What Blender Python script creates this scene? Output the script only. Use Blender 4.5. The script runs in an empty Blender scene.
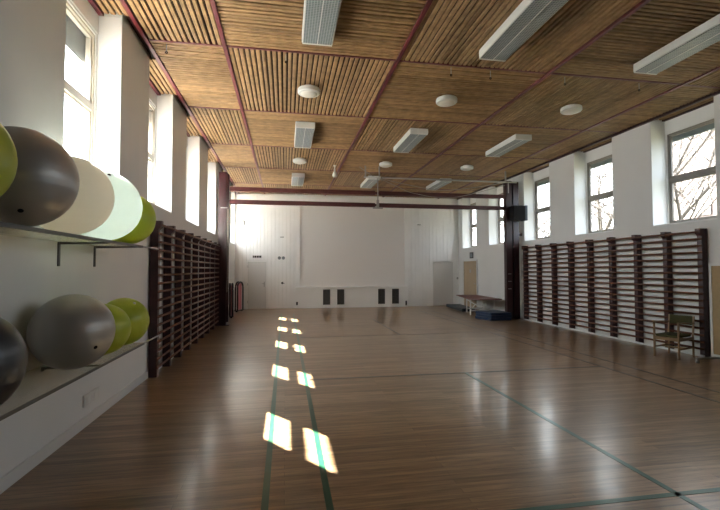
import bpy, bmesh, math, random
from mathutils import Vector, Matrix
random.seed(7)
PI = math.pi
SC = bpy.context.scene
COL = SC.collection

# ------------------------------------------------------------------ camera
H = 4.963            # ceiling height
CAM_H = 1.668
XL, XR = -2.10, 7.95
YB, YF = 18.9, -2.6
yaw, pitch, roll = math.radians(9.8916), math.radians(1.9337), math.radians(-0.1102)
fw = Vector((math.sin(yaw)*math.cos(pitch), math.cos(yaw)*math.cos(pitch), math.sin(pitch)))
rt = Vector((math.cos(yaw), -math.sin(yaw), 0))
up = rt.cross(fw)
r2 = rt*math.cos(roll) + up*math.sin(roll)
u2 = -rt*math.sin(roll) + up*math.cos(roll)
cd = bpy.data.cameras.new('camera'); cam = bpy.data.objects.new('camera', cd); COL.objects.link(cam)
M = Matrix((r2, u2, -fw)).transposed().to_4x4(); M.translation = (0, 0, CAM_H)
cam.matrix_world = M
cd.sensor_width = 36; cd.sensor_fit = 'HORIZONTAL'; cd.lens = 428.915*36/720
cd.clip_start = 0.05; cd.clip_end = 300
SC.camera = cam

# ------------------------------------------------------------------ light and exposure
SC.view_settings.view_transform = 'Standard'; SC.view_settings.look = 'None'
SC.view_settings.gamma = 1; SC.view_settings.use_curve_mapping = False
SC.view_settings.exposure = 1.62
w = bpy.data.worlds.new('sky'); SC.world = w; w.use_nodes = True
bg = w.node_tree.nodes['Background']
wn = w.node_tree; wtc = wn.nodes.new('ShaderNodeTexCoord'); wd_ = wn.nodes.new('ShaderNodeVectorMath'); wd_.operation = 'DOT_PRODUCT'
wd_.inputs[1].default_value = Vector((-1, 1.0, .9)).normalized(); wn.links.new(wtc.outputs['Generated'], wd_.inputs[0])
wr_ = wn.nodes.new('ShaderNodeMapRange'); wr_.inputs[1].default_value = -.7; wr_.inputs[2].default_value = .9; wn.links.new(wd_.outputs['Value'], wr_.inputs[0])
wm = wn.nodes.new('ShaderNodeMix'); wm.data_type = 'RGBA'; wn.links.new(wr_.outputs[0], wm.inputs[0])
# hazy bright sky, brightest and warmest on the sun's side
wm.inputs[6].default_value = (1.5, 1.68, 2.0, 1); wm.inputs[7].default_value = (5.5, 5.65, 5.8, 1)
wn.links.new(wm.outputs[2], bg.inputs[0]); bg.inputs[1].default_value = 1.0
sd = bpy.data.lights.new('sun', 'SUN'); sun = bpy.data.objects.new('sun', sd); COL.objects.link(sun)
sd.energy = 42; sd.angle = math.radians(0.55); sd.color = (1, .96, .90)
sun.rotation_euler = Vector((1, -1.40, -1.44)).to_track_quat('-Z', 'Y').to_euler()
sun.location = (-8, 12, 9)
OPEN_L = [(1.94+2.5625*k, 3.36+2.5625*k) for k in range(1, 7)]
OPEN_R = [(6.72+2.565*k, 8.15+2.565*k) for k in range(-3, 5)]
SC.cycles.caustics_reflective = False; SC.cycles.caustics_refractive = False
SC.cycles.sample_clamp_indirect = 4; SC.cycles.use_light_tree = False; SC.cycles.blur_glossy = 1.0
def portal(x, y0, y1, rz):
    ld = bpy.data.lights.new('sky_portal', 'AREA'); ld.shape = 'RECTANGLE'
    ld.size = 2.4; ld.size_y = y1-y0; ld.cycles.is_portal = True
    o = bpy.data.objects.new('sky_portal', ld); COL.objects.link(o)
    o.location = (x, (y0+y1)/2, 3.75)
    o.rotation_euler = (0, -PI/2 if rz > 0 else PI/2, 0)
for a, b in OPEN_L: portal(XL-.55, a, b, 1)
for a, b in OPEN_R: portal(XR+.62, a, b, -1)

# ------------------------------------------------------------------ materials
def mat(name, col, rough=.6, metal=0, var=0, vscale=6, bump=0, bscale=40, spec=.5, coat=0, island=0, stretch=None):
    m = bpy.data.materials.new(name); m.use_nodes = True; nt = m.node_tree; N = nt.nodes; Lk = nt.links
    b = N['Principled BSDF']
    b.inputs['Roughness'].default_value = rough; b.inputs['Metallic'].default_value = metal
    b.inputs['Specular IOR Level'].default_value = spec; b.inputs['Coat Weight'].default_value = coat
    b.inputs['Base Color'].default_value = (*col, 1)
    if var or island or bump:
        tc = N.new('ShaderNodeTexCoord'); mp = N.new('ShaderNodeMapping'); Lk.new(tc.outputs['Object'], mp.inputs[0])
        if stretch: mp.inputs['Scale'].default_value = stretch
    src = None
    if var:
        n = N.new('ShaderNodeTexNoise'); n.inputs['Scale'].default_value = vscale; n.inputs['Detail'].default_value = 4
        Lk.new(mp.outputs[0], n.inputs['Vector'])
        mr = N.new('ShaderNodeMapRange'); mr.inputs[1].default_value = .3; mr.inputs[2].default_value = .7
        mr.inputs[3].default_value = 1-var; mr.inputs[4].default_value = 1+var
        Lk.new(n.outputs['Fac'], mr.inputs[0]); src = mr.outputs[0]
    if island:
        g = N.new('ShaderNodeNewGeometry'); mr2 = N.new('ShaderNodeMapRange')
        mr2.inputs[3].default_value = 1-island; mr2.inputs[4].default_value = 1+island
        Lk.new(g.outputs['Random Per Island'], mr2.inputs[0])
        if src:
            mu = N.new('ShaderNodeMath'); mu.operation = 'MULTIPLY'; Lk.new(src, mu.inputs[0]); Lk.new(mr2.outputs[0], mu.inputs[1]); src = mu.outputs[0]
        else: src = mr2.outputs[0]
    if src:
        vm = N.new('ShaderNodeVectorMath'); vm.operation = 'SCALE'; vm.inputs[0].default_value = col
        Lk.new(src, vm.inputs['Scale']); Lk.new(vm.outputs[0], b.inputs['Base Color'])
    if bump:
        n2 = N.new('ShaderNodeTexNoise'); n2.inputs['Scale'].default_value = bscale; n2.inputs['Detail'].default_value = 3
        Lk.new(mp.outputs[0], n2.inputs['Vector'])
        bp = N.new('ShaderNodeBump'); bp.inputs['Strength'].default_value = bump; bp.inputs['Distance'].default_value = .01
        Lk.new(n2.outputs['Fac'], bp.inputs['Height']); Lk.new(bp.outputs[0], b.inputs['Normal'])
    return m

WALL = mat('white_plaster', (.74, .735, .72), .85, var=.02, vscale=1.5, bump=.08, bscale=60, spec=.2)
BACKW = mat('white_painted_boards', (.92, .91, .89), .6, var=.02, vscale=2, spec=.3)
SCREEN = mat('screen_canvas', (.86, .83, .80), .8, spec=.2)
JAMB = mat('white_reveal_paint', (.84, .84, .83), .6, spec=.3)
SLAT = mat('pine_slats', (.27, .163, .077), .6, var=.22, vscale=5, island=.20, spec=.3, stretch=(1.5, 1.5, 1.5))
BACKING = mat('dark_backing_felt', (.028, .016, .010), .9, spec=.1)
REDTRIM = mat('dark_red_painted_batten', (.115, .016, .020), .45, var=.1, vscale=3)
MAROON = mat('maroon_stained_wood', (.042, .012, .013), .38, var=.25, vscale=5, spec=.4)
RUNG = mat('brown_lacquered_rung', (.135, .050, .026), .35, var=.2, vscale=8)
STEELRED = mat('maroon_enamelled_steel', (.026, .006, .008), .3, var=.15, vscale=4)
FRAME_L = mat('cream_window_wood', (.62, .56, .48), .5, var=.05)
FRAME_R = mat('grey_brown_window_wood', (.23, .205, .18), .5, var=.12, vscale=4)
BASEB = mat('white_skirting', (.70, .69, .67), .5)
LAMPW = mat('white_enamel', (.72, .72, .70), .4)
CHROME = mat('brushed_steel', (.42, .42, .42), .35, metal=.9)
DARKSTEEL = mat('dark_grey_steel', (.09, .085, .08), .45, metal=.5)
ALU = mat('dull_aluminium', (.40, .385, .37), .4, metal=.6)
BLACK = mat('black_plastic', (.010, .009, .011), .7, spec=.1)
VENT = mat('dark_vent_grille', (.065, .055, .05), .6)
DOORW = mat('white_door_paint', (.72, .71, .69), .45, spec=.4)
DOORB = mat('beige_door_veneer', (.43, .33, .22), .5, var=.06, vscale=3, stretch=(1, 1, .2))
GREEN = mat('green_tape', (.010, .070, .036), .28, var=.15, vscale=8)
DARKLINE = mat('dark_brown_tape', (.030, .024, .022), .28, var=.2, vscale=8)
BLUEVINYL = mat('blue_vinyl', (.012, .032, .085), .4, var=.1)
BLACKVINYL = mat('black_blue_vinyl', (.015, .022, .035), .45)
BROWNTOP = mat('brown_red_table_top', (.21, .080, .072), .5, var=.08)
OAKC = mat('light_oak', (.25, .15, .07), .45, var=.15, vscale=6)
OLIVE = mat('olive_upholstery', (.055, .050, .014), .9, bump=.2, bscale=200)
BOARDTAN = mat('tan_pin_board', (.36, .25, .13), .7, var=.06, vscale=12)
PINK = mat('pink_vinyl', (.62, .20, .23), .5)
SPEAKER = mat('grey_speaker_cloth', (.09, .105, .13), .8, spec=.1)
BARK = mat('pale_grey_bark', (.09, .075, .065), .9, var=.2)
PINKWALL = mat('pink_brick_wall', (.080, .060, .057), .9, var=.1, vscale=8)
ROOFG = mat('grey_roof', (.35, .35, .37), .8)
GROUND = mat('pale_bounce_ground', (.80, .77, .72), .95, var=.15, vscale=1)  # unseen left ground, made pale to bounce light onto the ceiling
GROUND_SHADE = mat('shade_dark_ground', (.075, .075, .045), .95, var=.25, vscale=2)  # unseen right ground, building shade put into its colour to dim the ceiling
SOFFIT = mat('grey_soffit_board', (.24, .26, .27), .7, var=.1, vscale=6)
BEAMRED = mat('dark_red_lacquered_beam', (.065, .013, .013), .35, var=.15, vscale=4)
ROPE = mat('pale_rope', (.50, .45, .36), .8)

def ballmat(name, col, rough, metal=0, trans=0):
    m = mat(name, col, rough, metal, var=.03, vscale=5)
    b = m.node_tree.nodes['Principled BSDF']
    if trans:
        nt = m.node_tree; tr = nt.nodes.new('ShaderNodeBsdfTranslucent'); tr.inputs[0].default_value = (*col, 1)
        mx = nt.nodes.new('ShaderNodeMixShader'); mx.inputs[0].default_value = trans
        nt.links.new(b.outputs[0], mx.inputs[1]); nt.links.new(tr.outputs[0], mx.inputs[2])
        nt.links.new(mx.outputs[0], nt.nodes['Material Output'].inputs[0])
    return m
B_LIME = ballmat('lime_green_vinyl', (.50, .58, .06), .35, 0, .25)
B_GREY = ballmat('pearl_grey_vinyl', (.36, .345, .32), .36, .35)
B_SLATE = ballmat('slate_grey_vinyl', (.055, .058, .065), .33, .4)
B_CREAM = ballmat('translucent_cream_vinyl', (.95, .91, .82), .33, 0, .42)
B_ICE = ballmat('translucent_ice_white_vinyl', (.80, .86, .83), .3, 0, .45)

GLASS = bpy.data.materials.new('window_glass'); GLASS.use_nodes = True
nt = GLASS.node_tree; nt.nodes.remove(nt.nodes['Principled BSDF'])
t_ = nt.nodes.new('ShaderNodeBsdfTransparent'); t_.inputs[0].default_value = (.95, .97, .96, 1)
g_ = nt.nodes.new('ShaderNodeBsdfGlossy'); g_.inputs['Roughness'].default_value = .02
lw = nt.nodes.new('ShaderNodeLayerWeight'); lw.inputs[0].default_value = .5
fr = nt.nodes.new('ShaderNodeMath'); fr.operation = 'POWER'; fr.inputs[1].default_value = 5; nt.links.new(lw.outputs['Facing'], fr.inputs[0])
mx = nt.nodes.new('ShaderNodeMixShader'); nt.links.new(fr.outputs[0], mx.inputs[0])
nt.links.new(t_.outputs[0], mx.inputs[1]); nt.links.new(g_.outputs[0], mx.inputs[2])
nt.links.new(mx.outputs[0], nt.nodes['Material Output'].inputs[0])

# floor: narrow oak strips running across the hall
FLOOR = bpy.data.materials.new('oak_strip_floor'); FLOOR.use_nodes = True
nt = FLOOR.node_tree; N = nt.nodes; Lk = nt.links; b = N['Principled BSDF']
tc = N.new('ShaderNodeTexCoord')
bk = N.new('ShaderNodeTexBrick'); bk.offset = .37; bk.offset_frequency = 2; bk.squash = 1
bk.inputs['Scale'].default_value = 1; bk.inputs['Brick Width'].default_value = 2.1; bk.inputs['Row Height'].default_value = .07
bk.inputs['Mortar Size'].default_value = .0016; bk.inputs['Mortar Smooth'].default_value = .3; bk.inputs['Bias'].default_value = 0
bk.inputs['Color1'].default_value = (.20, .12, .062, 1); bk.inputs['Color2'].default_value = (.33, .21, .118, 1)
bk.inputs['Mortar'].default_value = (.09, .05, .028, 1)
Lk.new(tc.outputs['Object'], bk.inputs['Vector'])
mp = N.new('ShaderNodeMapping'); mp.inputs['Scale'].default_value = (.9, 11, 1); Lk.new(tc.outputs['Object'], mp.inputs[0])
n1 = N.new('ShaderNodeTexNoise'); n1.inputs['Scale'].default_value = 2.2; n1.inputs['Detail'].default_value = 7; n1.inputs['Roughness'].default_value = .65
n1.inputs['Distortion'].default_value = .15
Lk.new(mp.outputs[0], n1.inputs['Vector'])
mr = N.new('ShaderNodeMapRange'); mr.inputs[1].default_value = .32; mr.inputs[2].default_value = .68; mr.inputs[3].default_value = .55; mr.inputs[4].default_value = 1.25
Lk.new(n1.outputs['Fac'], mr.inputs[0])
vm = N.new('ShaderNodeVectorMath'); vm.operation = 'SCALE'; Lk.new(bk.outputs['Color'], vm.inputs[0]); Lk.new(mr.outputs[0], vm.inputs['Scale'])
Lk.new(vm.outputs[0], b.inputs['Base Color'])
n2 = N.new('ShaderNodeTexNoise'); n2.inputs['Scale'].default_value = 1.7; n2.inputs['Detail'].default_value = 6; Lk.new(tc.outputs['Object'], n2.inputs['Vector'])
mr = N.new('ShaderNodeMapRange'); mr.inputs[3].default_value = .276; mr.inputs[4].default_value = .285; Lk.new(n2.outputs['Fac'], mr.inputs[0])
Lk.new(mr.outputs[0], b.inputs['Roughness'])
b.inputs['Specular IOR Level'].default_value = .35; b.inputs['Coat Weight'].default_value = .27; b.inputs['Coat Roughness'].default_value = .13
bp = N.new('ShaderNodeBump'); bp.inputs['Strength'].default_value = .25; bp.inputs['Distance'].default_value = .002

# lamp louvre: fine grid
LOUVRE = bpy.data.materials.new('lamp_louvre'); LOUVRE.use_nodes = True
nt = LOUVRE.node_tree; b = nt.nodes['Principled BSDF']; tc = nt.nodes.new('ShaderNodeTexCoord')
bk = nt.nodes.new('ShaderNodeTexBrick'); bk.offset = 0
for k, v in (('Scale', 1), ('Brick Width', .034), ('Row Height', .034), ('Mortar Size', .005)): bk.inputs[k].default_value = v
bk.inputs['Color1'].default_value = (.13, .16, .17, 1); bk.inputs['Color2'].default_value = (.16, .19, .20, 1); bk.inputs['Mortar'].default_value = (.36, .39, .40, 1)
nt.links.new(tc.outputs['Object'], bk.inputs['Vector']); nt.links.new(bk.outputs['Color'], b.inputs['Base Color']); b.inputs['Roughness'].default_value = .4

# ------------------------------------------------------------------ helpers
class MB:
    def __init__(self): self.bm = bmesh.new()
    def box(self, x0, x1, y0, y1, z0, z1):
        r = bmesh.ops.create_cube(self.bm, size=1)['verts']
        for v in r:
            v.co = Vector(((x0+x1)/2+v.co.x*(x1-x0), (y0+y1)/2+v.co.y*(y1-y0), (z0+z1)/2+v.co.z*(z1-z0)))
        return r
    def prism(self, pts, axis, a0, a1):
        """extrude a closed outline of 2-D points along an axis"""
        def P(p, a):
            return {'x': (a, p[0], p[1]), 'y': (p[0], a, p[1]), 'z': (p[0], p[1], a)}[axis]
        A = [self.bm.verts.new(P(p, a0)) for p in pts]; B = [self.bm.verts.new(P(p, a1)) for p in pts]
        n = len(pts)
        self.bm.faces.new(A); self.bm.faces.new(B[::-1])
        for i in range(n): self.bm.faces.new((A[i], B[i], B[(i+1) % n], A[(i+1) % n]))
    def tube(self, pts, rad, seg=8, closed=False):
        pts = [Vector(p) for p in pts]; n = len(pts); rings = []
        rads = rad if isinstance(rad, (list, tuple)) else [rad]*n
        for i, p in enumerate(pts):
            if closed: d = pts[(i+1) % n]-pts[i-1]
            else: d = pts[min(i+1, n-1)]-pts[max(i-1, 0)]
            d.normalize(); a = Vector((0, 0, 1)) if abs(d.z) < .9 else Vector((1, 0, 0))
            e1 = d.cross(a).normalized(); e2 = d.cross(e1)
            rings.append([self.bm.verts.new(p+rads[i]*(math.cos(2*PI*k/seg)*e1+math.sin(2*PI*k/seg)*e2)) for k in range(seg)])
        m = n if closed else n-1
        for i in range(m):
            A, B = rings[i], rings[(i+1) % n]
            for k in range(seg): self.bm.faces.new((A[k], A[(k+1) % seg], B[(k+1) % seg], B[k]))
        if not closed: self.bm.faces.new(rings[0][::-1]); self.bm.faces.new(rings[-1])
    def lathe(self, prof, seg=32, c=(0, 0, 0)):
        """revolve (radius, z) pairs about the z axis"""
        rings = []
        for r, z in prof:
            if r < 1e-5: rings.append([self.bm.verts.new((c[0], c[1], c[2]+z))])
            else: rings.append([self.bm.verts.new((c[0]+r*math.cos(2*PI*k/seg), c[1]+r*math.sin(2*PI*k/seg), c[2]+z)) for k in range(seg)])
        for A, B in zip(rings, rings[1:]):
            for k in range(seg):
                f = [A[k % len(A)], A[(k+1) % len(A)], B[(k+1) % len(B)], B[k % len(B)]]
                u = []
                for v in f:
                    if v not in u: u.append(v)
                if len(u) > 2: self.bm.faces.new(u)
    def build(self, name, m, parent=None, bevel=0, smooth=False, loc=None):
        bmesh.ops.recalc_face_normals(self.bm, faces=self.bm.faces)
        me = bpy.data.meshes.new(name); self.bm.to_mesh(me); self.bm.free(); me.materials.append(m)
        o = bpy.data.objects.new(name, me); COL.objects.link(o)
        if parent: o.parent = parent
        if loc: o.location = loc
        if bevel:
            md = o.modifiers.new('bevel', 'BEVEL'); md.width = bevel; md.segments = 2; md.limit_method = 'ANGLE'
        if smooth:
            for p in me.polygons: p.use_smooth = True
        return o
def box(name, m, x0, x1, y0, y1, z0, z1, parent=None, bevel=0):
    b = MB(); b.box(x0, x1, y0, y1, z0, z1); return b.build(name, m, parent, bevel)
def tag(o, label=None, cat=None, group=None, kind=None):
    if label: o['label'] = label
    if cat: o['category'] = cat
    if group: o['group'] = group
    if kind: o['kind'] = kind
    return o
def empty(name, loc, rz=0):
    o = bpy.data.objects.new(name, None); COL.objects.link(o); o.location = loc; o.rotation_euler = (0, 0, rz)
    o.empty_display_size = .1
    return o
def struct(o, label, cat): return tag(o, label, cat, None, 'structure')
def copy_thing(src, loc):
    c = src.copy(); COL.objects.link(c); c.location = loc
    for ch in src.children:
        d = ch.copy(); COL.objects.link(d); d.parent = c
        for g in ch.children:
            e = g.copy(); COL.objects.link(e); e.parent = d
    return c

# ------------------------------------------------------------------ setting: floor, walls, ceiling
fl = box('floor', FLOOR, XL-.4, XR+.5, YF-.2, YB+.3, -.2, 0)
struct(fl, 'glossy brown oak strip floor of the sports hall with taped court lines', 'floor')
def line(m, x0, x1, y0, y1): return box('court_line', m, x0, x1, y0, y1, .0003, .0022, fl)
W = .026
for x, y0, y1, m in ((-.135, -1, 16.5, GREEN), (.315, -1, 16.5, GREEN), (2.87, -1, 6.57, GREEN), (2.90, 10.72, 14.1, DARKLINE),
                     (5.35, 1, 16.5, DARKLINE), (5.78, 3, 16.5, DARKLINE)):
    line(m, x-W, x+W, y0, y1)
line(GREEN, 1.4, 6.4, 2.76, 2.81)
line(DARKLINE, .36, 5.32, 6.565, 6.615)
line(DARKLINE, .36, 5.32, 10.67, 10.717)

def wall_with_openings(name, xin, xout, opens, sill, label):
    o = MB(); x0, x1 = min(xin, xout), max(xin, xout)
    o.box(x0, x1, YF, YB+.2, 0, sill)
    ys = [YF]
    for a, b_ in opens: ys += [a, b_]
    ys.append(YB+.2)
    for i in range(0, len(ys), 2): o.box(x0, x1, ys[i], ys[i+1], sill, H+.1)
    ob = o.build(name, WALL); struct(ob, label, 'wall')
    return ob
SILL_L, SILL_R = 2.71, 2.59
wl = wall_with_openings('wall_left', XL, XL-.42, OPEN_L, SILL_L, 'white left wall with tall window openings between deep piers')
wr = wall_with_openings('wall_right', XR, XR+.5, OPEN_R, SILL_R, 'white right wall with tall window openings between deep piers')
wb = box('wall_back', BACKW, XL-.42, XR+.5, YB, YB+.2, 0, H+.1)
struct(wb, 'white far end wall of the hall behind the board cladding', 'wall')
wf = box('wall_front', BOARDTAN, XL-.42, XR+.5, YF-.2, YF, 0, H+.1)  # unseen wall, tan chosen to keep the near end of the hall darker
struct(wf, 'unseen wall behind the camera, coloured tan to darken the near end of the hall', 'wall')

# vertical board cladding on the far wall (tongue and groove), children of the wall
def cladding(x0, x1, z0, z1, wd):
    b = MB(); n = max(1, round((x1-x0)/wd)); wd = (x1-x0)/n
    b.box(x0, x1, YB-.075, YB, z0, z1)
    for i in range(n):
        a, c = x0+i*wd, x0+(i+1)*wd
        b.prism([(a+.004, YB-.075), (a+.008, YB-.089), (c-.008, YB-.089), (c-.004, YB-.075)], 'z', z0, z1)
    return b.build('board_cladding', BACKW, wb)
cladding(XL, -1.62, 0, 4.9, .16); cladding(-1.62, -.74, 2.08, 4.9, .16); cladding(-.74, .38, 0, 4.9, .16)
cladding(5.50, 6.68, 0, 4.9, .16); cladding(6.68, 7.72, 2.03, 4.9, .16)
box('wall_post', BACKW, .38, .44, YB-.10, YB, 0, 4.9, wb); box('wall_post', BACKW, 5.44, 5.50, YB-.10, YB, 0, 4.9, wb)
# the big screen panel and the vent plinth under it
sc_ = empty('trim_1', (2.96, YB, 0)); struct(sc_, 'large plain white wall panel framed above the vent plinth on the far wall', 'wall panel')
def sbox(n, m, *a, **k):
    o = box(n, m, *a, **k); o.parent = sc_; o.matrix_parent_inverse = Matrix.Translation(-sc_.location); return o
sbox('panel', SCREEN, .62, 5.34, YB-.05, YB-.001, .93, 4.46)
for a in ((.441, .62, .93, 4.9), (5.34, 5.439, .93, 4.9)): sbox('panel_frame', BACKW, a[0], a[1], YB-.10, YB-.001, a[2], a[3])
sbox('panel_frame', BACKW, .62, 5.34, YB-.10, YB-.001, 4.46, 4.9)
pl = empty('trim_2', (2.96, YB, 0)); struct(pl, 'low white plinth with four dark vents below the big wall panel', 'plinth')
def pbox(n, m, *a, **k):
    o = box(n, m, *a, **k); o.parent = pl; o.matrix_parent_inverse = Matrix.Translation(-pl.location); return o
pbox('plinth_front', BACKW, .44, 5.44, YB-.20, YB-.001, .0, .84)
pbox('plinth_top', BACKW, .44, 5.44, YB-.24, YB-.001, .84, .92)
for x in (1.78, 2.40, 4.23, 4.87):
    v = pbox('vent_grille', VENT, x-.155, x+.155, YB-.215, YB-.20, .14, .80)
    m = MB()
    for i in range(14): m.box(x-.145, x+.145, YB-.223, YB-.215, .165+i*.045, .185+i*.045)
    s = m.build('vent_slats', DARKSTEEL, v); s.matrix_parent_inverse = Matrix.Identity(4)

# ceiling
ce = box('ceiling', BACKING, XL-.42, XR+.5, YF-.2, YB+.2, H+.06, H+.2)
struct(ce, 'timber slatted ceiling in a checkerboard of square panels with dark red battens', 'ceiling')
LX = [-1.97, -.89, 1.735, 4.36, 6.99]
TY = [-1.23, 1.33, 3.90, 6.47, 9.04, 11.61, 14.19, 16.78]
ys = [YF] + TY + [YB]
xs = [XL+.0] + LX + [XR]
def slat_panel(x0, x1, y0, y1, along_x, pitch=.080):
    m = MB()
    if along_x:
        n = max(1, round((y1-y0)/pitch)); p_ = (y1-y0)/n
        for i in range(n):
            c = y0+(i+.5)*p_+random.uniform(-.003, .003); hw = p_*.355+random.uniform(-.003, .003); dz = random.uniform(0, .006)
            m.prism([(c-hw, H+.032), (c-hw, H+.006+dz), (c-hw*.7, H+dz), (c+hw*.7, H+dz), (c+hw, H+.006+dz), (c+hw, H+.032)], 'x', x0, x1)
    else:
        n = max(1, round((x1-x0)/pitch)); p_ = (x1-x0)/n
        for i in range(n):
            c = x0+(i+.5)*p_+random.uniform(-.003, .003); hw = p_*.355+random.uniform(-.003, .003); dz = random.uniform(0, .006)
            m.prism([(c-hw, H+.032), (c-hw, H+.006+dz), (c-hw*.7, H+dz), (c+hw*.7, H+dz), (c+hw, H+.006+dz), (c+hw, H+.032)], 'y', y0, y1)
    return m.build('slatted_panel', SLAT, ce)
for i in range(1, len(xs)-1):
    for j in range(len(ys)-1):
        slat_panel(xs[i]+.03, xs[i+1]-(.03 if i < len(xs)-2 else .02), ys[j]+.018, ys[j+1]-.018, (i+j) % 2 == 1)
for a, b_ in OPEN_L: slat_panel(XL-.22, XL+.10, a+.02, b_-.02, False)
for a, b_ in OPEN_R: slat_panel(XR+.02, XR+.36, a+.02, b_-.02, False)
for x in LX + [XR-.03]:
    box('ceiling_batten', REDTRIM if x < 7.5 else MAROON, x-.028, x+.028, YF, YB, H-(.02 if x < 7.5 else .045), H+.05, ce)
for y in TY:
    for x0, x1 in zip(LX, LX[1:]+[XR-.03]):
        box('ceiling_batten', REDTRIM, x0+.034, x1-.034, y-.018, y+.018, H-.004, H+.05, ce)
for a, b_ in OPEN_L: box('ceiling_batten', REDTRIM, XL-.30, XL-.22, a, b_, H-.02, H+.05, ce)
for a, b_ in OPEN_R: box('ceiling_batten', MAROON, XR+.30, XR+.38, a, b_, H-.02, H+.05, ce)

# skirting boards
struct(box('baseboard_left', BASEB, XL, XL+.018, YF, YB-.1, 0, .11), 'low white skirting board along the left wall', 'skirting board')
struct(box('baseboard_right', BASEB, XR-.018, XR, YF, 16.75, 0, .10), 'low white skirting board along the right wall', 'skirting board')

# windows: each window has a frame, two sashes with panes, a sill board and a header
def window(idx, side, a, b_, zs, zt, zh, m, label):
    s = -1 if side == 'L' else 1
    xi = (XL-.30) if side == 'L' else (XR+.38)      # inner face of the frame
    xo = xi+s*.10
    o = empty('window_%d' % idx, (xi, (a+b_)/2, zs)); struct(o, label, 'window')
    inv = Matrix.Translation(-o.location)
    def part(n, mm, bl, par=o, bevel=.004):
        mb = MB()
        for q in bl:
            mb.box(min(q[0], q[1]), max(q[0], q[1]), *q[2:])
        ob = mb.build(n, mm, par, bevel); ob.matrix_parent_inverse = inv if par is o else Matrix.Identity(4)
        return ob
    cw = .045
    part('casing', JAMB, [(xi-s*.012, xi+s*.09, a, a+cw, zs, zh), (xi-s*.012, xi+s*.09, b_-cw, b_, zs, zh), (xi-s*.012, xi+s*.09, a+cw, b_-cw, zs, zs+.035), (xi-s*.012, xi+s*.09, a+cw, b_-cw, zh-.04, zh)])
    a += cw; b_ -= cw; zs += .035; zh -= .04
    fwid = .032
    part('window_frame', m, [(xi, xo, a, a+fwid, zs, zh), (xi, xo, b_-fwid, b_, zs, zh), (xi, xo, a+fwid, b_-fwid, zs, zs+.035), (xi, xo, a+fwid, b_-fwid, zh-.035, zh),
                         (xi, xo, a+fwid, b_-fwid, zt-.045, zt+.045)])
    for z0, z1 in ((zs+.035, zt-.045), (zt+.045, zh-.035)):
        y0, y1 = a+fwid, b_-fwid; x0, x1 = xi+s*.02, xi+s*.07; t = .032
        sa = part('sash', m, [(x0, x1, y0, y0+t, z0, z1), (x0, x1, y1-t, y1, z0, z1), (x0, x1, y0+t, y1-t, z0, z0+t), (x0, x1, y0+t, y1-t, z1-t, z1)])
        part('pane', GLASS, [(xi+s*.04, xi+s*.046, y0+t, y1-t, z0+t, z1-t)], sa, 0)
    a -= cw; b_ += cw; zs -= .035; zh += .04
    part('header_board', JAMB, [(xi-s*.02, xo+s*.03, a, b_, zh, H-.0)])
    part('window_sill', JAMB, [((XL+.012) if s < 0 else (XR-.02), xo, a+.002, b_-.002, zs-.025, zs)] if False else [((XL) if s < 0 else (XR), xo, a+.002, b_-.002, zs-.03, zs)])
    part('window_reveal', JAMB, [(XL-.002 if s < 0 else XR+.002, xi, b_-.006, b_, zs, H-.02), (XL-.002 if s < 0 else XR+.002, xi, a, a+.006, zs, H-.02)])
order = ['second', 'third', 'fourth', 'fifth', 'sixth', 'seventh', 'farthest']
n = 1
for k, (a, b_) in enumerate(OPEN_L):
    window(n, 'L', a, b_, SILL_L+.03, 3.71, 4.70, FRAME_L, 'tall cream framed window in the left wall, ' + (['directly above the grey exercise ball', 'second one past the balls, above the first wall bars', 'third one past the balls', 'fourth one past the balls, before the maroon column', 'one just past the left maroon column', 'farthest one by the end wall'][k])); n += 1
for k, (a, b_) in enumerate(OPEN_R):
    window(n, 'R', a, b_, SILL_R+.03, 3.62, 4.68, FRAME_R, 'tall brown framed window in the right wall, ' + (['behind the camera', 'beside the camera', 'just out of the picture', 'nearest one, beside the chair end of the wall bars', 'second nearest one', 'third nearest one, before the speaker', 'one just past the right maroon column', 'farthest one above the beige door'][k])); n += 1
# exterior soffit boards above the windows
struct(box('trim_3', SOFFIT, XL-.475, XL-.43, YF, YB, 4.29, 5.0), 'grey board under the roof edge outside the left windows', 'soffit board')
struct(box('trim_4', SOFFIT, XR+.56, XR+.60, YF, YB, 4.50, 5.0), 'grey board under the roof edge outside the right windows', 'soffit board')

# doors
def door(idx, x0, x1, label):
    o = empty('door_%d' % idx, ((x0+x1)/2, YB, 0)); struct(o, label, 'door'); inv = Matrix.Translation(-o.location)
    def P(nm, m, *a, bevel=.004, par=None):
        ob = box(nm, m, *a, parent=par or o, bevel=bevel); ob.matrix_parent_inverse = Matrix.Identity(4) if par else inv; return ob
    d = P('door_leaf', DOORW, x0+.06, x1-.06, YB-.085, YB-.045, .012, 2.0)
    fb = MB(); fb.box(x0, x0+.055, YB-.11, YB-.001, 0, 2.06); fb.box(x1-.055, x1, YB-.11, YB-.001, 0, 2.06); fb.box(x0+.055, x1-.055, YB-.11, YB-.001, 2.005, 2.06)
    fb.build('door_frame', BACKW, o, .004).matrix_parent_inverse = inv
    return d, P
d, P = door(1, -1.62, -.74, 'white flush door at the left end of the far wall')
P('handle_plate', CHROME, -.90, -.865, YB-.091, YB-.085, .93, 1.15, par=d)
m = MB(); m.tube([(-.882, YB-.09, 1.07), (-.882, YB-.135, 1.07), (-.98, YB-.135, 1.07)], .009); h_ = m.build('door_handle', CHROME, d, smooth=True)
for z in (.25, 1.0, 1.75): P('hinge', CHROME, -1.575, -1.555, YB-.118, YB-.108, z, z+.1, par=None, bevel=0)
d2 = box('door_2', DOORW, 6.70, 7.66, YB-.035, YB-.001, .01, 2.0, bevel=.004)
struct(d2, 'plain white door recessed under the board cladding at the right of the far wall', 'door')
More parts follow.
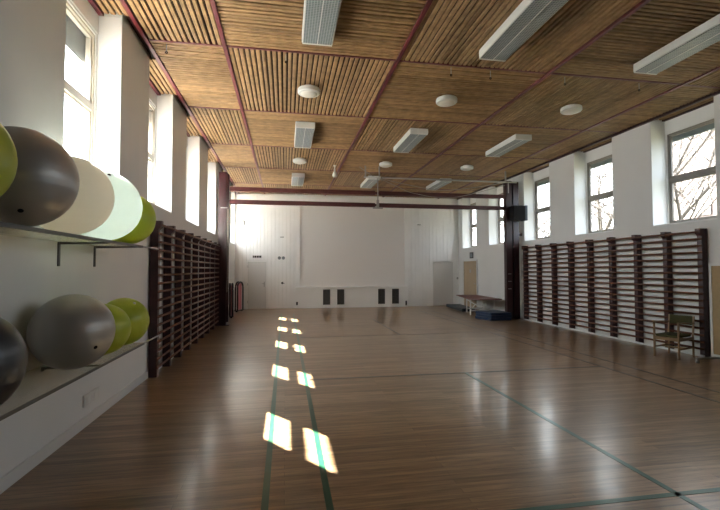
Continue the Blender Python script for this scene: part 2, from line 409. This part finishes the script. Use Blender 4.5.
# beige door in the right wall
o = empty('door_3', (XR, 17.5, 0)); struct(o, 'beige wooden door in the right wall near the far corner', 'door'); inv = Matrix.Translation(-o.location)
dl = box('door_leaf', DOORB, XR-.035, XR-.001, 16.92, 18.22, .01, 2.02, o, .004); dl.matrix_parent_inverse = inv
fb = MB(); fb.box(XR-.05, XR-.001, 16.86, 16.915, 0, 2.08); fb.box(XR-.05, XR-.001, 18.225, 18.28, 0, 2.08); fb.box(XR-.05, XR-.001, 16.915, 18.225, 2.025, 2.08)
fb.build('door_frame', BASEB, o, .004).matrix_parent_inverse = inv
box('door_handle', CHROME, XR-.07, XR-.036, 17.0, 17.12, 1.04, 1.07, dl, .004)
box('door_plate', CHROME, XR-.04, XR-.034, 17.45, 17.60, 1.52, 1.66, dl)

# ------------------------------------------------------------------ ceiling lights
def tube_light(x, y, label):
    o = empty('ceiling_light', (x, y, H)); tag(o, label, 'ceiling light', 'long fluorescent ceiling lights')
    m = MB(); L_ = .80
    m.prism([(-.215, -.015), (-.215, -.14), (.215, -.14), (.215, -.015)], 'y', -L_, L_)
    m.build('lamp_housing', LAMPW, o, .008)
    lv = MB(); lv.box(-.195, .195, -L_+.03, L_-.03, -.150, -.139); lo = lv.build('louvre', LOUVRE, o)
    s = MB(); s.box(-.006, .006, -L_+.03, L_-.03, -.156, -.149); s.build('louvre_divider', LAMPW, o)
    e = MB(); e.box(-.205, .205, -L_, -L_+.03, -.155, -.139); e.build('end_cap', LAMPW, o)
    e = MB(); e.box(-.205, .205, L_-.03, L_, -.155, -.139); e.build('end_cap', LAMPW, o)
    return o
rows = [(5.12, 'nearest row'), (10.28, 'middle row'), (15.4, 'farthest row')]
colm = [(.43, 'left'), (3.06, 'centre'), (5.70, 'right')]
tl = None
for y, rn in rows:
    for x, cn in colm:
        lab = 'long white fluorescent ceiling light, %s one of the %s' % (cn, rn)
        if tl is None: tl = tube_light(x, y, lab); c = tl
        else: c = copy_thing(tl, (x, y, H))
        c['label'] = lab
def disc():
    o = empty('disc_light', (0, 0, H))
    m = MB(); m.lathe([(0, 0), (.13, 0), (.13, -.03), (.195, -.032), (.20, -.045), (.20, -.10), (.185, -.115), (.14, -.12)], 36)
    m.build('lamp_body', LAMPW, o, smooth=False)
    m = MB(); m.lathe([(.15, -.118), (.13, -.135), (.08, -.15), (0, -.155)], 36); m.build('diffuser', BALLW, o, smooth=True)
    return o
BALLW = mat('opal_glass', (.74, .72, .66), .3)
dc = None
for y, rn in ((7.7, 'near'), (12.75, 'far')):
    for x, cn in ((.41, 'left'), (3.03, 'centre'), (5.68, 'right')):
        if dc is None: dc = disc(); c = dc; c.location = (x, y, H-.004)
        else: c = copy_thing(dc, (x, y, H-.004))
        tag(c, 'round white disc light on the slatted ceiling, %s one of the %s row' % (cn, rn), 'ceiling light', 'round disc lights')
# small eye hooks in the ceiling
hk = None
for x, lab in ((-1.72, 'far left'), (0.0, 'second from the left'), (2.66, 'third from the left'), (3.35, 'third from the right'), (4.72, 'second from the right'), (6.18, 'far right')):
    if hk is None:
        hk = empty('ceiling_hook', (0, 0, 0)); m = MB(); m.tube([(0, 0, 0), (0, 0, -.112)], .006, 6); m.build('stem', CHROME, hk)
        m = MB(); m.tube([(.014*math.cos(t*PI/8), 0, -.125+.014*math.sin(t*PI/8)) for t in range(16)], .007, 6, closed=True); m.build('eye', BLACK, hk)
        c = hk
    else: c = copy_thing(hk, (0, 0, 0))
    c.location = (x, 6.55, H+.002); tag(c, 'small dark eye hook hanging from the slatted ceiling, %s one' % lab, 'hook', 'ceiling eye hooks')

# ------------------------------------------------------------------ wall bars
def wall_bars(side, y0, n, pitch, label):
    s = 1 if side == 'L' else -1
    xw = (XL+.018) if side == 'L' else (XR-.018)
    o = empty('wall_bars', (xw, y0, 0)); tag(o, label, 'wall bars', 'wall bars along both side walls'); inv = Matrix.Translation(-o.location)
    dep = .125
    for i in range(n):
        y = y0+i*pitch; m = MB()
        X = lambda d: xw+s*d
        zt = 2.44
        m.prism([(X(.0), .0), (X(dep), .0), (X(dep), zt-.14), (X(dep+.045), zt-.09), (X(dep+.045), zt), (X(0), zt)], 'y', y-.05, y+.05)
        p = m.build('post', MAROON, o, .004); p.matrix_parent_inverse = inv
    y1 = y0+(n-1)*pitch
    for k in range(18):
        z = .145+k*.131
        if k == 17: z = 2.375
        m = MB(); xc = X(dep-.004) if k < 17 else X(dep+.03); e = .021; ht = .0205
        pts = [(xc+math.cos(t*PI/5)*e, z+math.sin(t*PI/5)*ht) for t in range(10)]
        m.prism(pts, 'y', y0-.045, y1+.045)
        r_ = m.build('rung', RUNG, o, 0, True); r_.matrix_parent_inverse = inv
    if side == 'L': return o
    m = MB(); q0, q1 = sorted((X(dep+.001), X(dep+.018))); m.box(q0, q1, y0-.05, y1+.05, 0, .035); r_ = m.build('base_rail', LAMPW, o); r_.matrix_parent_inverse = inv
    return o
wall_bars('R', 6.96, 9, .767, 'dark maroon wooden wall bars fixed along the right wall behind the chair')
wall_bars('L', 7.20, 9, .775, 'dark maroon wooden wall bars fixed along the left wall past the ball shelves')

# ------------------------------------------------------------------ columns and beams
YP = 13.45
def column(xa, xb, zt, label, right):
    o = empty('steel_column', ((xa+xb)/2, YP, 0)); tag(o, label, 'column'); inv = Matrix.Translation(-o.location)
    def P(nm, m, *a, bevel=.004):
        ob = box(nm, m, *a, parent=o, bevel=bevel); ob.matrix_parent_inverse = inv; return ob
    if right:
        P('column_post', STEELRED, xa, xa+.21, YP-.09, YP+.09, 0, zt)
        P('column_post', STEELRED, xa+.27, xb, YP-.07, YP+.11, 0, zt-.02)
        P('column_web', BLACK, xa+.21, xa+.27, YP-.02, YP+.05, 0, zt-.02)
        P('bracket', CHROME, xa+.07, xa+.10, YP-.115, YP-.09, zt-.42, zt-.02)
        for z in (1.0, 1.25, 1.5): P('locking_pin', CHROME, xa+.04, xa+.16, YP-.105, YP-.09, z, z+.02)
        P('wall_bracket', STEELRED, xb, XR-.001, YP-.03, YP+.03, 2.8, 2.9)
    else:
        P('column_post', STEELRED, xa, xb-.02, YP-.09, YP+.09, 0, zt)
        P('guide_rail', STEELRED, xb-.02, xb+.04, YP-.05, YP+.01, .1, zt-.06)
        P('bracket', CHROME, xa+.06, xb, YP-.10, YP-.09, 3.52, 3.545)
        m = MB(); m.tube([(xb+.02, YP-.12, 3.5), (xb+.03, YP-.13, 2.2), (xb+.01, YP-.125, 1.0)], .006, 6); r = m.build('rope', ROPE, o); r.matrix_parent_inverse = inv
        P('base_plate', STEELRED, xa, xb+.08, YP-.14, YP+.14, 0, .015)
    return o
column(-1.98, -1.72, 4.62, 'dark red steel column against the left wall carrying two beams', False)
column(7.34, 7.82, 4.66, 'double dark red steel column against the right wall beside the blue mats', True)
for z0, z1, lab in ((4.055, 4.19, 'upper one of two dark red horizontal beams spanning the hall'), (3.665, 3.80, 'lower one of two dark red horizontal beams spanning the hall')):
    o = empty('horizontal_beam', (2.9, YP, z0)); tag(o, lab, 'beam', 'horizontal beams'); inv = Matrix.Translation(-o.location)
    for a, b_ in ((-1.675, 2.84), (2.96, 7.335)):
        q = box('beam_bar', BEAMRED, a, b_, YP-.045, YP+.045, z0, z1, o, .02); q.matrix_parent_inverse = inv
    q = box('beam_joint', BEAMRED, 2.84, 2.96, YP-.03, YP+.03, z0+.03, z1-.03, o); q.matrix_parent_inverse = inv
# pulley tube below the ceiling with its centre hanger and cables
o = empty('pulley_rig', (2.9, YP-.15, 4.6)); tag(o, 'grey pulley tube with cables and a centre hanger above the beams', 'pulley rig'); inv = Matrix.Translation(-o.location)
def add(m, nm, mt_, **k):
    q = m.build(nm, mt_, o, **k); q.matrix_parent_inverse = inv; return q
m = MB(); m.tube([(2.45, YP-.15, 4.60), (7.70, YP-.15, 4.60)], .028, 10); add(m, 'pulley_tube', ALU, smooth=True)
m = MB(); m.box(2.885, 2.915, YP-.165, YP-.135, 3.84, 4.60); m.box(2.74, 3.06, YP-.17, YP-.11, 3.60, 3.65); m.box(2.865, 2.935, YP-.18, YP-.10, 3.65, 3.88); add(m, 'centre_hanger', ALU)
for x in (2.5, 2.95, 7.3):
    m = MB(); m.box(x-.02, x+.02, YP-.17, YP-.13, 4.62, H); add(m, 'ceiling_bracket', ALU)
for pts in ([(2.98, YP-.2, 4.55), (3.5, YP-.2, 4.33), (4.1, YP-.18, 4.12), (5.4, YP-.16, 4.02), (7.3, YP-.12, 4.5)],
            [(3.0, YP-.22, 4.56), (3.9, YP-.22, 4.38), (5.2, YP-.2, 4.25), (7.3, YP-.15, 4.58)],
            [(2.3, YP-.15, 4.92), (2.7, YP-.15, 4.66), (3.05, YP-.15, 4.50)]):
    P_ = [Vector(p) for p in pts]; out = []
    for i in range(len(P_)-1):
        for t in range(6):
            u = t/6; p0 = P_[max(i-1, 0)]; p1 = P_[i]; p2 = P_[i+1]; p3 = P_[min(i+2, len(P_)-1)]
            out.append(.5*((2*p1)+(-p0+p2)*u+(2*p0-5*p1+4*p2-p3)*u*u+(-p0+3*p1-3*p2+p3)*u**3))
    out.append(P_[-1]); m = MB(); m.tube(out, .009, 5); add(m, 'cable', ALU)
m = MB(); m.lathe([(.0, .03), (.05, .03), (.05, -.03), (0, -.03)], 16, (2.97, YP-.2, 4.58)); add(m, 'pulley_wheel', ALU)

# hanging bulb lamp left of the hanger
o = empty('hanging_lamp', (1.53, 13.4, H)); tag(o, 'small white bulb lamp hanging from the ceiling left of the pulley rig', 'lamp')
m = MB(); m.lathe([(0, 0), (.045, 0), (.045, -.03), (.02, -.035), (.02, -.20), (0, -.20)], 16); m.build('lamp_socket', LAMPW, o)
m = MB(); m.lathe([(.03, -.19), (.045, -.22), (.07, -.29), (.078, -.33), (.055, -.375), (0, -.385)], 20); m.build('bulb', BALLW, o, smooth=True)

# speaker on the right column
o = empty('wall_speaker', (7.93, YP-.1, 3.7)); tag(o, 'dark grey box speaker mounted beside the right dark red column', 'speaker'); inv = Matrix.Translation(-o.location)
q = box('speaker_cabinet', BLACK, 7.44, 7.85, YP-.42, YP-.12, 3.30, 3.78, o, .01); q.matrix_parent_inverse = inv
q = box('speaker_grille', SPEAKER, 7.852, 7.94, YP-.41, YP-.13, 3.29, 3.79, o, .01); q.matrix_parent_inverse = inv
q = box('mounting_arm', DARKSTEEL, 7.62, 7.68, YP-.12, YP-.071, 3.50, 3.56, o); q.matrix_parent_inverse = inv

# ------------------------------------------------------------------ ball racks and balls
def rack(z, y0, y1, label, ys_):
    o = empty('wall_shelf', (XL, y0, z)); tag(o, label, 'shelf', 'ball shelves on the left wall'); inv = Matrix.Translation(-o.location)
    def A(m, n_, mt_, **k):
        q = m.build(n_, mt_, o, **k); q.matrix_parent_inverse = inv; return q
    m = MB(); m.box(XL, XF-.005, y0, y1, z-.010, z); A(m, 'shelf_board', SHELFM)
    m = MB(); m.box(XF-.005, XF, y0, y1, z-.024, z+.001); m.box(XF-.03, XF-.005, y0, y1, z-.024, z-.020); A(m, 'front_rail', DARKSTEEL)
    m = MB(); m.tube([(XF-.010, y1-.02, z-.010), (XF-.010, y1+.62, z-.010)], .010, 8); A(m, 'rail_extension', ALU, smooth=True)
    for y in ys_:
        m = MB(); m.box(XL, XL+.012, y-.016, y+.016, z-(.24 if z > 1.5 else .05), z-.012); m.prism([(XL+.012, z-.011), (XF-.03, z-.011), (XF-.03, z-.022), (XL+.012, z-.035)], 'y', y-.005, y+.005)
        A(m, 'bracket', DARKSTEEL)
    return o
XF = -1.60
SHELFM = ballmat('clear_acrylic_shelf', (.70, .68, .60), .3, 0, .3)
nt = SHELFM.node_tree; _out = nt.nodes['Material Output']; _src = _out.inputs[0].links[0].from_socket
_t = nt.nodes.new('ShaderNodeBsdfTransparent'); _t.inputs[0].default_value = (.93, .92, .88, 1)
_m = nt.nodes.new('ShaderNodeMixShader'); _m.inputs[0].default_value = .78
nt.links.new(_src, _m.inputs[1]); nt.links.new(_t.outputs[0], _m.inputs[2]); nt.links.new(_m.outputs[0], _out.inputs[0])
rack(1.944, 1.0, 5.25, 'upper clear ball shelf with a dark steel front rail on the left wall', (1.5, 4.45, 5.22))
rack(.83, 1.0, 5.35, 'lower clear ball shelf with a dark steel front rail on the left wall', (1.5, 4.22))
def ball(x, y, z, r, m, label, plug=None):
    o = empty('exercise_ball', (x, y, z)); tag(o, label, 'exercise ball', 'exercise balls on the wall shelves')
    b = MB(); prof = []
    n_ = 72
    for i in range(n_+1):
        t = PI*i/n_; rr = r
        if i % 6 == 3 and 12 < i < 60: rr = r*.9965
        prof.append((rr*math.sin(t), rr*math.cos(t)))
    b.lathe(prof, 64); q = b.build('ball_shell', m, o, smooth=True)
    q.rotation_euler = (random.uniform(-.4, .4), PI/2+random.uniform(-.5, .5), random.uniform(-.6, .6)) if plug is None else (0, 0, 0)
    d = Vector(plug if plug else (.5, -.3, .75)).normalized(); c = d*(r-.004)
    v = MB(); v.lathe([(0, .010), (.012, .009), (.016, .004), (.016, -.004)], 14); pq = v.build('valve_plug', BLACK if m in (B_GREY, B_SLATE, B_ICE) else LAMPW, o, smooth=True)
    pq.location = c; pq.rotation_euler = d.to_track_quat('Z', 'Y').to_euler()
    return o
def rest(r, z0, dx): return z0+math.sqrt(max(r*r-dx*dx, 0))
def put(y, r, up_, m, label, plug=None):
    z0 = 1.945 if up_ else .824
    ball(-1.69 if up_ else -1.775, y, z0+r+(.002 if up_ else .008), r, m, label, plug)
put(2.44, .30, True, B_LIME, 'lime green exercise ball at the near end of the upper shelf', (.3, .9, .2))
put(3.095, .32, True, B_GREY, 'large pearly grey exercise ball on the upper shelf', (.2, -.35, -.45))
put(3.735, .312, True, B_CREAM, 'translucent cream white exercise ball on the upper shelf', (.3, .5, .6))
put(4.395, .325, True, B_ICE, 'translucent bluish white exercise ball with a dark plug on the upper shelf', (.35, -.55, .95))
put(5.01, .28, True, B_LIME, 'lime green exercise ball at the far end of the upper shelf')
put(2.72, .31, False, B_SLATE, 'dark slate grey exercise ball at the near end of the lower shelf', (.2, .8, .4))
put(4.03, .315, False, B_GREY, 'large pearly grey exercise ball on the lower shelf', (.75, -.5, -.35))
put(4.635, .25, False, B_LIME, 'smaller lime green exercise ball next to the grey one on the lower shelf', (-.1, .5, .9))
put(5.19, .262, False, B_LIME, 'lime green exercise ball at the far end of the lower shelf')

# socket on the left wall under the lower shelf
o = empty('wall_socket', (XL, 5.19, .28)); tag(o, 'white double wall socket low on the left wall under the lower shelf', 'socket')
m = MB(); m.box(0, .02, -.19, .19, -.065, .065); m.build('socket_plate', BASEB, o, .006)
for y in (-.09, .09):
    m = MB(); m.box(.02, .026, y-.04, y+.04, -.04, .04); m.build('outlet', LAMPW, o, .003)

# ------------------------------------------------------------------ things on the far wall
o = empty('door_sign', (-1.18, YB-.095, 2.22)); tag(o, 'small black and white sign above the white door', 'sign')
m = MB(); m.box(-.20, .20, -.02, 0, -.065, .065); m.build('sign_plate', LAMPW, o, .003)
m = MB()
for i, (x, ww) in enumerate(((-.155, .022), (-.075, .04), (.025, .04), (.125, .04))): m.box(x-ww, x+ww, -.024, -.02, -.04, .04)
m.build('sign_marks', BLACK, o)
o = empty('wall_dial', (-.17, YB-.095, 2.17)); tag(o, 'pair of small round grey dials on the white boards of the far wall', 'dial')
for x in (-.08, .09):
    m = MB(); m.lathe([(0, .03), (.065, .03), (.07, 0), (0, 0)], 20); q = m.build('dial_face', SOFFIT, o, smooth=False); q.rotation_euler = (PI/2, 0, 0); q.location = (x, 0, 0)
tag(box('wall_clip', DARKSTEEL, -.22, -.06, YB-.115, YB-.095, 3.06, 3.085), 'thin dark metal clip high on the left boards of the far wall', 'clip')
tag(box('wall_clip', DARKSTEEL, 5.94, 6.10, YB-.115, YB-.095, 3.69, 3.715), 'thin dark metal clip high on the right boards of the far wall', 'clip')
o = empty('wall_fitting', (-.12, YB-.095, 1.09)); tag(o, 'dark pull handle on the white boards right of the white door', 'fitting')
m = MB(); m.lathe([(0, .01), (.05, .01), (.05, 0), (0, 0)], 16); q = m.build('rose', DARKSTEEL, o); q.rotation_euler = (PI/2, 0, 0)
m = MB(); m.tube([(0, -.01, 0), (0, -.05, 0), (.09, -.05, -.02)], .012, 8); m.build('lever', DARKSTEEL, o)
tag(box('power_outlet', BLACK, .47, .54, YB-.225, YB-.201, .14, .28), 'small black outlet on the plinth at the left of the vents', 'outlet')
tag(box('power_outlet', BLACK, 5.33, 5.39, YB-.225, YB-.201, .06, .26), 'small black outlet on the plinth at the right of the vents', 'outlet')
o = empty('thermostat_box', (-1.80, YB-.095, 3.66)); tag(o, 'small pale grey box high at the left end of the far wall', 'wall box')
m = MB(); m.box(-.08, .08, -.05, 0, -.10, .10); m.build('case', ALU, o, .01)
m = MB(); m.box(-.05, .05, -.055, -.05, -.06, .06); m.build('cover', LAMPW, o)
o = empty('door_sign', (XR, 17.45, 2.27)); tag(o, 'small dark square sign on the right wall above the beige door', 'sign')
m = MB(); m.box(-.02, 0, -.17, .17, -.13, .13); m.build('sign_plate', VENT, o, .004)
m = MB(); m.box(-.024, -.02, -.12, .12, -.09, .09); m.build('sign_face', SOFFIT, o)
o = empty('light_switch', (7.90, YB, 1.25)); tag(o, 'small dark light switch on the far wall beside the right corner', 'switch')
m = MB(); m.box(-.04, .03, -.02, 0, -.04, .04); m.build('switch_plate', VENT, o)
m = MB(); m.box(-.02, .01, -.03, -.02, -.02, .02); m.build('rocker', LAMPW, o)

# ------------------------------------------------------------------ red folding trolleys by the left far corner
def red_trolley(x, y, label, pad_side):
    o = empty('folded_trolley', (x, y, 0)); tag(o, label, 'trolley', 'red folded trolleys in the far left corner')
    def arch(xo, nm):
        pts = [(xo, -.26, .06)] + [(xo, -.26, z) for z in (.4, .8)] + [(xo, -.26+.0+.26*(1-math.cos(t*PI/8)), .96+.22*math.sin(t*PI/8)) for t in range(9)] + [(xo, .26, .8), (xo, .26, .4), (xo, .26, .06)]
        m = MB(); m.tube(pts, .032, 8); m.build(nm, STEELRED, o, smooth=True)
    arch(-.045, 'tube_frame'); arch(.045, 'tube_frame')
    m = MB(); m.box(-.012, .012, -.22, .22, .08, 1.12); m.build('pad', PINK, o, .01)
    m = MB(); m.box(-.07, .07, -.30, .30, .035, .075); m.build('base', STEELRED, o, .008)
    for sy in (-1, 1):
        m = MB(); m.tube([(-.03, sy*.24, .035), (.03, sy*.24, .035)], .035, 12); m.build('wheel', BLACK, o)
    return o
a = red_trolley(-1.86, 15.6, 'dark red folded trolley with pink panel nearer to the left column', 1)
a.rotation_euler = (0, 0, .15)
a = red_trolley(-1.80, 17.7, 'dark red folded trolley with pink panel beside the white door', 1)
a.rotation_euler = (0, 0, -.3)

# ------------------------------------------------------------------ mats and table by the right column
def gymmat(name, pts, z0, z1, m, label, group=None):
    o = empty(name, (sum(p[0] for p in pts)/4, sum(p[1] for p in pts)/4, z0)); tag(o, label, 'gym mat', group); inv = Matrix.Translation(-o.location)
    b = MB(); b.prism(pts, 'z', z0, z1); q = b.build('mat_body', m, o, .015); q.matrix_parent_inverse = inv
    c = Vector((sum(p[0] for p in pts)/4, sum(p[1] for p in pts)/4)); b = MB()
    sp = [tuple(c+(Vector(p)-c)*1.006) for p in pts]; zm = (z0+z1)/2
    b.prism(sp, 'z', zm-.004, zm+.004); q = b.build('seam', BLACKVINYL, o); q.matrix_parent_inverse = inv
for i, lab in enumerate(('bottom one of three stacked blue gym mats by the right column', 'middle one of three stacked blue gym mats by the right column', 'top one of three stacked blue gym mats by the right column')):
    dx = (.0, .03, .01)[i]
    gymmat('blue_mat', [(6.54+dx, 12.98), (7.28+dx, 13.0), (7.27+dx, 13.95), (6.36+dx, 13.75)], .001+i*.085, .083+i*.085, BLUEVINYL, lab, 'stacked blue gym mats')
gymmat('dark_mat', [(6.85, 15.95), (7.40, 16.0), (7.70, 18.2), (7.10, 18.3)], .001, .125, BLACKVINYL, 'long dark blue gym mat lying behind the folding table near the far door')
o = empty('folding_table', (7.2, 15.2, 0)); tag(o, 'low table with red brown top on white folding legs beside the right column', 'table'); inv = Matrix.Translation(-o.location)
b = MB(); b.prism([(6.45, 14.15), (7.62, 14.25), (7.85, 16.75), (7.0, 16.9)], 'z', .575, .61); q = b.build('table_top', BROWNTOP, o, .008); q.matrix_parent_inverse = inv
def rect_frame(p0, p1, z0, z1, rad=.03):
    m = MB(); (x0, y0), (x1, y1) = p0, p1
    m.tube([(x0, y0, z0), (x0, y0, z1), (x1, y1, z1), (x1, y1, z0)], rad, 6, closed=True)
    q = m.build('leg_frame', LAMPW, o); q.matrix_parent_inverse = inv
rect_frame((6.72, 14.9), (7.25, 14.95), .15, .55); rect_frame((7.30, 15.0), (7.75, 15.1), .15, .55); rect_frame((6.95, 15.75), (7.70, 15.7), .15, .55)
for (x, y) in ((6.72, 14.9), (7.75, 15.1), (6.95, 15.75), (7.70, 15.7)):
    m = MB(); m.tube([(x, y, .0), (x, y, .57)], .028, 8); q = m.build('leg', LAMPW, o); q.matrix_parent_inverse = inv
m = MB(); m.tube([(6.72, 14.9, .16), (7.1, 15.3, .35), (7.75, 15.1, .16)], .018, 6); m.tube([(6.95, 15.75, .5), (7.3, 15.2, .2), (7.7, 15.7, .5)], .018, 6)
q = m.build('cross_brace', LAMPW, o); q.matrix_parent_inverse = inv

# ------------------------------------------------------------------ armchair
o = empty('armchair', (7.06, 7.0, 0), math.radians(17)); tag(o, 'low oak armchair with olive seat and back in front of the right wall bars', 'chair')
# local x: depth away from the front, local y: width; origin at the middle of the front legs
wd = .42
for sy in (-1, 1):
    y = sy*wd/2
    m = MB(); m.box(-.018, .018, y-.014, y+.014, 0, .68); m.build('front_leg', OAKC, o, .004)
    m = MB(); m.prism([(.475, 0), (.505, 0), (.50, .4), (.545, .77), (.515, .77), (.47, .4)], 'y', y-.014, y+.014); m.build('rear_leg', OAKC, o, .004)
    m = MB(); m.prism([(-.02, .655), (.52, .625), (.52, .645), (-.02, .68)], 'y', y-.020, y+.020); m.build('armrest', OAKC, o, .004)
    m = MB(); m.box(.018, .48, y-.010, y+.010, .17, .20); m.build('side_stretcher', OAKC, o, .003)
    m = MB(); m.box(.018, .475, y-.010, y+.010, .33, .385); m.build('side_apron', OAKC, o, .003)
m = MB(); m.box(-.010, .010, -wd/2+.014, wd/2-.014, .325, .385); m.build('front_apron', OAKC, o, .003)
m = MB(); m.box(.22, .24, -wd/2+.010, wd/2-.010, .17, .20); m.build('cross_stretcher', OAKC, o, .003)
m = MB(); m.box(-.005, .475, -wd/2+.02, wd/2-.02, .388, .435); m.build('seat', OLIVE, o, .015)
m = MB(); m.prism([(.49, .60), (.515, .60), (.54, .77), (.515, .775)], 'y', -wd/2+.016, wd/2-.016); m.build('backrest', OLIVE, o, .008)

# ------------------------------------------------------------------ mobile board at the right edge
o = empty('mobile_board', (7.60, 5.5, 0)); tag(o, 'tan board in a white frame on castors at the right edge beside the wall bars', 'board'); inv = Matrix.Translation(-o.location)
def A(nm, mt_, *a, bevel=.003):
    q = box(nm, mt_, *a, parent=o, bevel=bevel); q.matrix_parent_inverse = inv; return q
A('board_panel', BOARDTAN, 7.585, 7.615, 4.60, 6.55, .14, 1.72)
A('board_frame', LAMPW, 7.575, 7.625, 6.55, 6.59, .10, 1.76); A('board_frame', LAMPW, 7.575, 7.625, 4.56, 4.60, .10, 1.76)
A('board_frame', LAMPW, 7.575, 7.625, 4.60, 6.55, 1.72, 1.76); A('board_frame', LAMPW, 7.575, 7.625, 4.60, 6.55, .10, .14)
for y in (4.7, 6.50):
    A('foot', ALU, 7.16, 7.85, y-.02, y+.02, .065, .10)
    for x in (7.19, 7.82):
        m = MB(); m.tube([(x, y-.016, .031), (x, y+.016, .031)], .031, 14); q = m.build('castor', ALU, o); q.matrix_parent_inverse = inv

# ------------------------------------------------------------------ outside: ground, trees, brick house
g = box('ground', GROUND, -60, XL-.42, -40, 90, -1.2, -1.0); struct(g, 'unseen ground outside the left windows, made pale to bounce light onto the ceiling', 'ground')
g = box('ground', GROUND_SHADE, XL-.42, 80, -40, 90, -1.2, -1.0); struct(g, 'unseen ground outside the right windows, coloured dark as building shade to dim the ceiling', 'ground')
def tree(x, y, hgt, seed, label, spread=.5):
    rnd = random.Random(seed); m = MB()
    def branch(p, d, ln, rad, depth):
        pts = [p]; rr = [rad]; k = 4
        for i in range(k):
            d = (d+Vector((rnd.uniform(-.16, .16), rnd.uniform(-.16, .16), rnd.uniform(-.05, .12)))).normalized()
            p = p+d*ln/k; pts.append(p); rr.append(rad*(1-.42*(i+1)/k))
            if depth > 0 and i >= (1 if depth < 4 else 1):
                for _ in range(3 if depth > 2 else 2):
                    a = rnd.uniform(0, 2*PI); s = Vector((math.cos(a), math.sin(a), rnd.uniform(-.1, .5)))
                    branch(p, (d*.55+s*spread*1.3).normalized(), ln*rnd.uniform(.5, .68), rad*(1-.42*(i+1)/k)*.55, depth-1)
        m.tube(pts, rr, 6 if depth > 2 else 4 if depth > 0 else 3)
    branch(Vector((x, y, -1.0)), Vector((rnd.uniform(-.05, .05), rnd.uniform(-.05, .05), 1)), hgt*.62, .15, 4)
    t = m.build('bare_tree', BARK); tag(t, label, 'tree', 'bare trees outside the right windows')
tree(12.6, 11.6, 8.5, 3, 'bare tree with spreading branches outside the nearest right window')
tree(13.6, 17.5, 8.5, 11, 'bare tree outside the second nearest right window')
tree(13.2, 22.5, 8, 23, 'bare tree outside the third nearest right window')
tree(14.5, 34, 9, 31, 'bare tree beyond the farthest right windows')
o = empty('brick_house', (27, 23, -1)); tag(o, 'pale pink brick house behind the bare trees outside the nearest right window', 'house'); inv = Matrix.Translation(-o.location)
q = box('house_wall', PINKWALL, 24, 32, 12, 25.0, -1, 11.5, o); q.matrix_parent_inverse = inv
m = MB(); m.prism([(23.4, 11.5), (32.6, 11.5), (28, 15)], 'y', 11.6, 25.4); q = m.build('house_roof', ROOFG, o); q.matrix_parent_inverse = inv
for y in (14, 17.5, 21.2, 24):
    for z in (1.2, 4.8):
        q = box('house_window', VENT, 23.94, 24.0, y-.6, y+.6, z, z+1.5, o); q.matrix_parent_inverse = inv
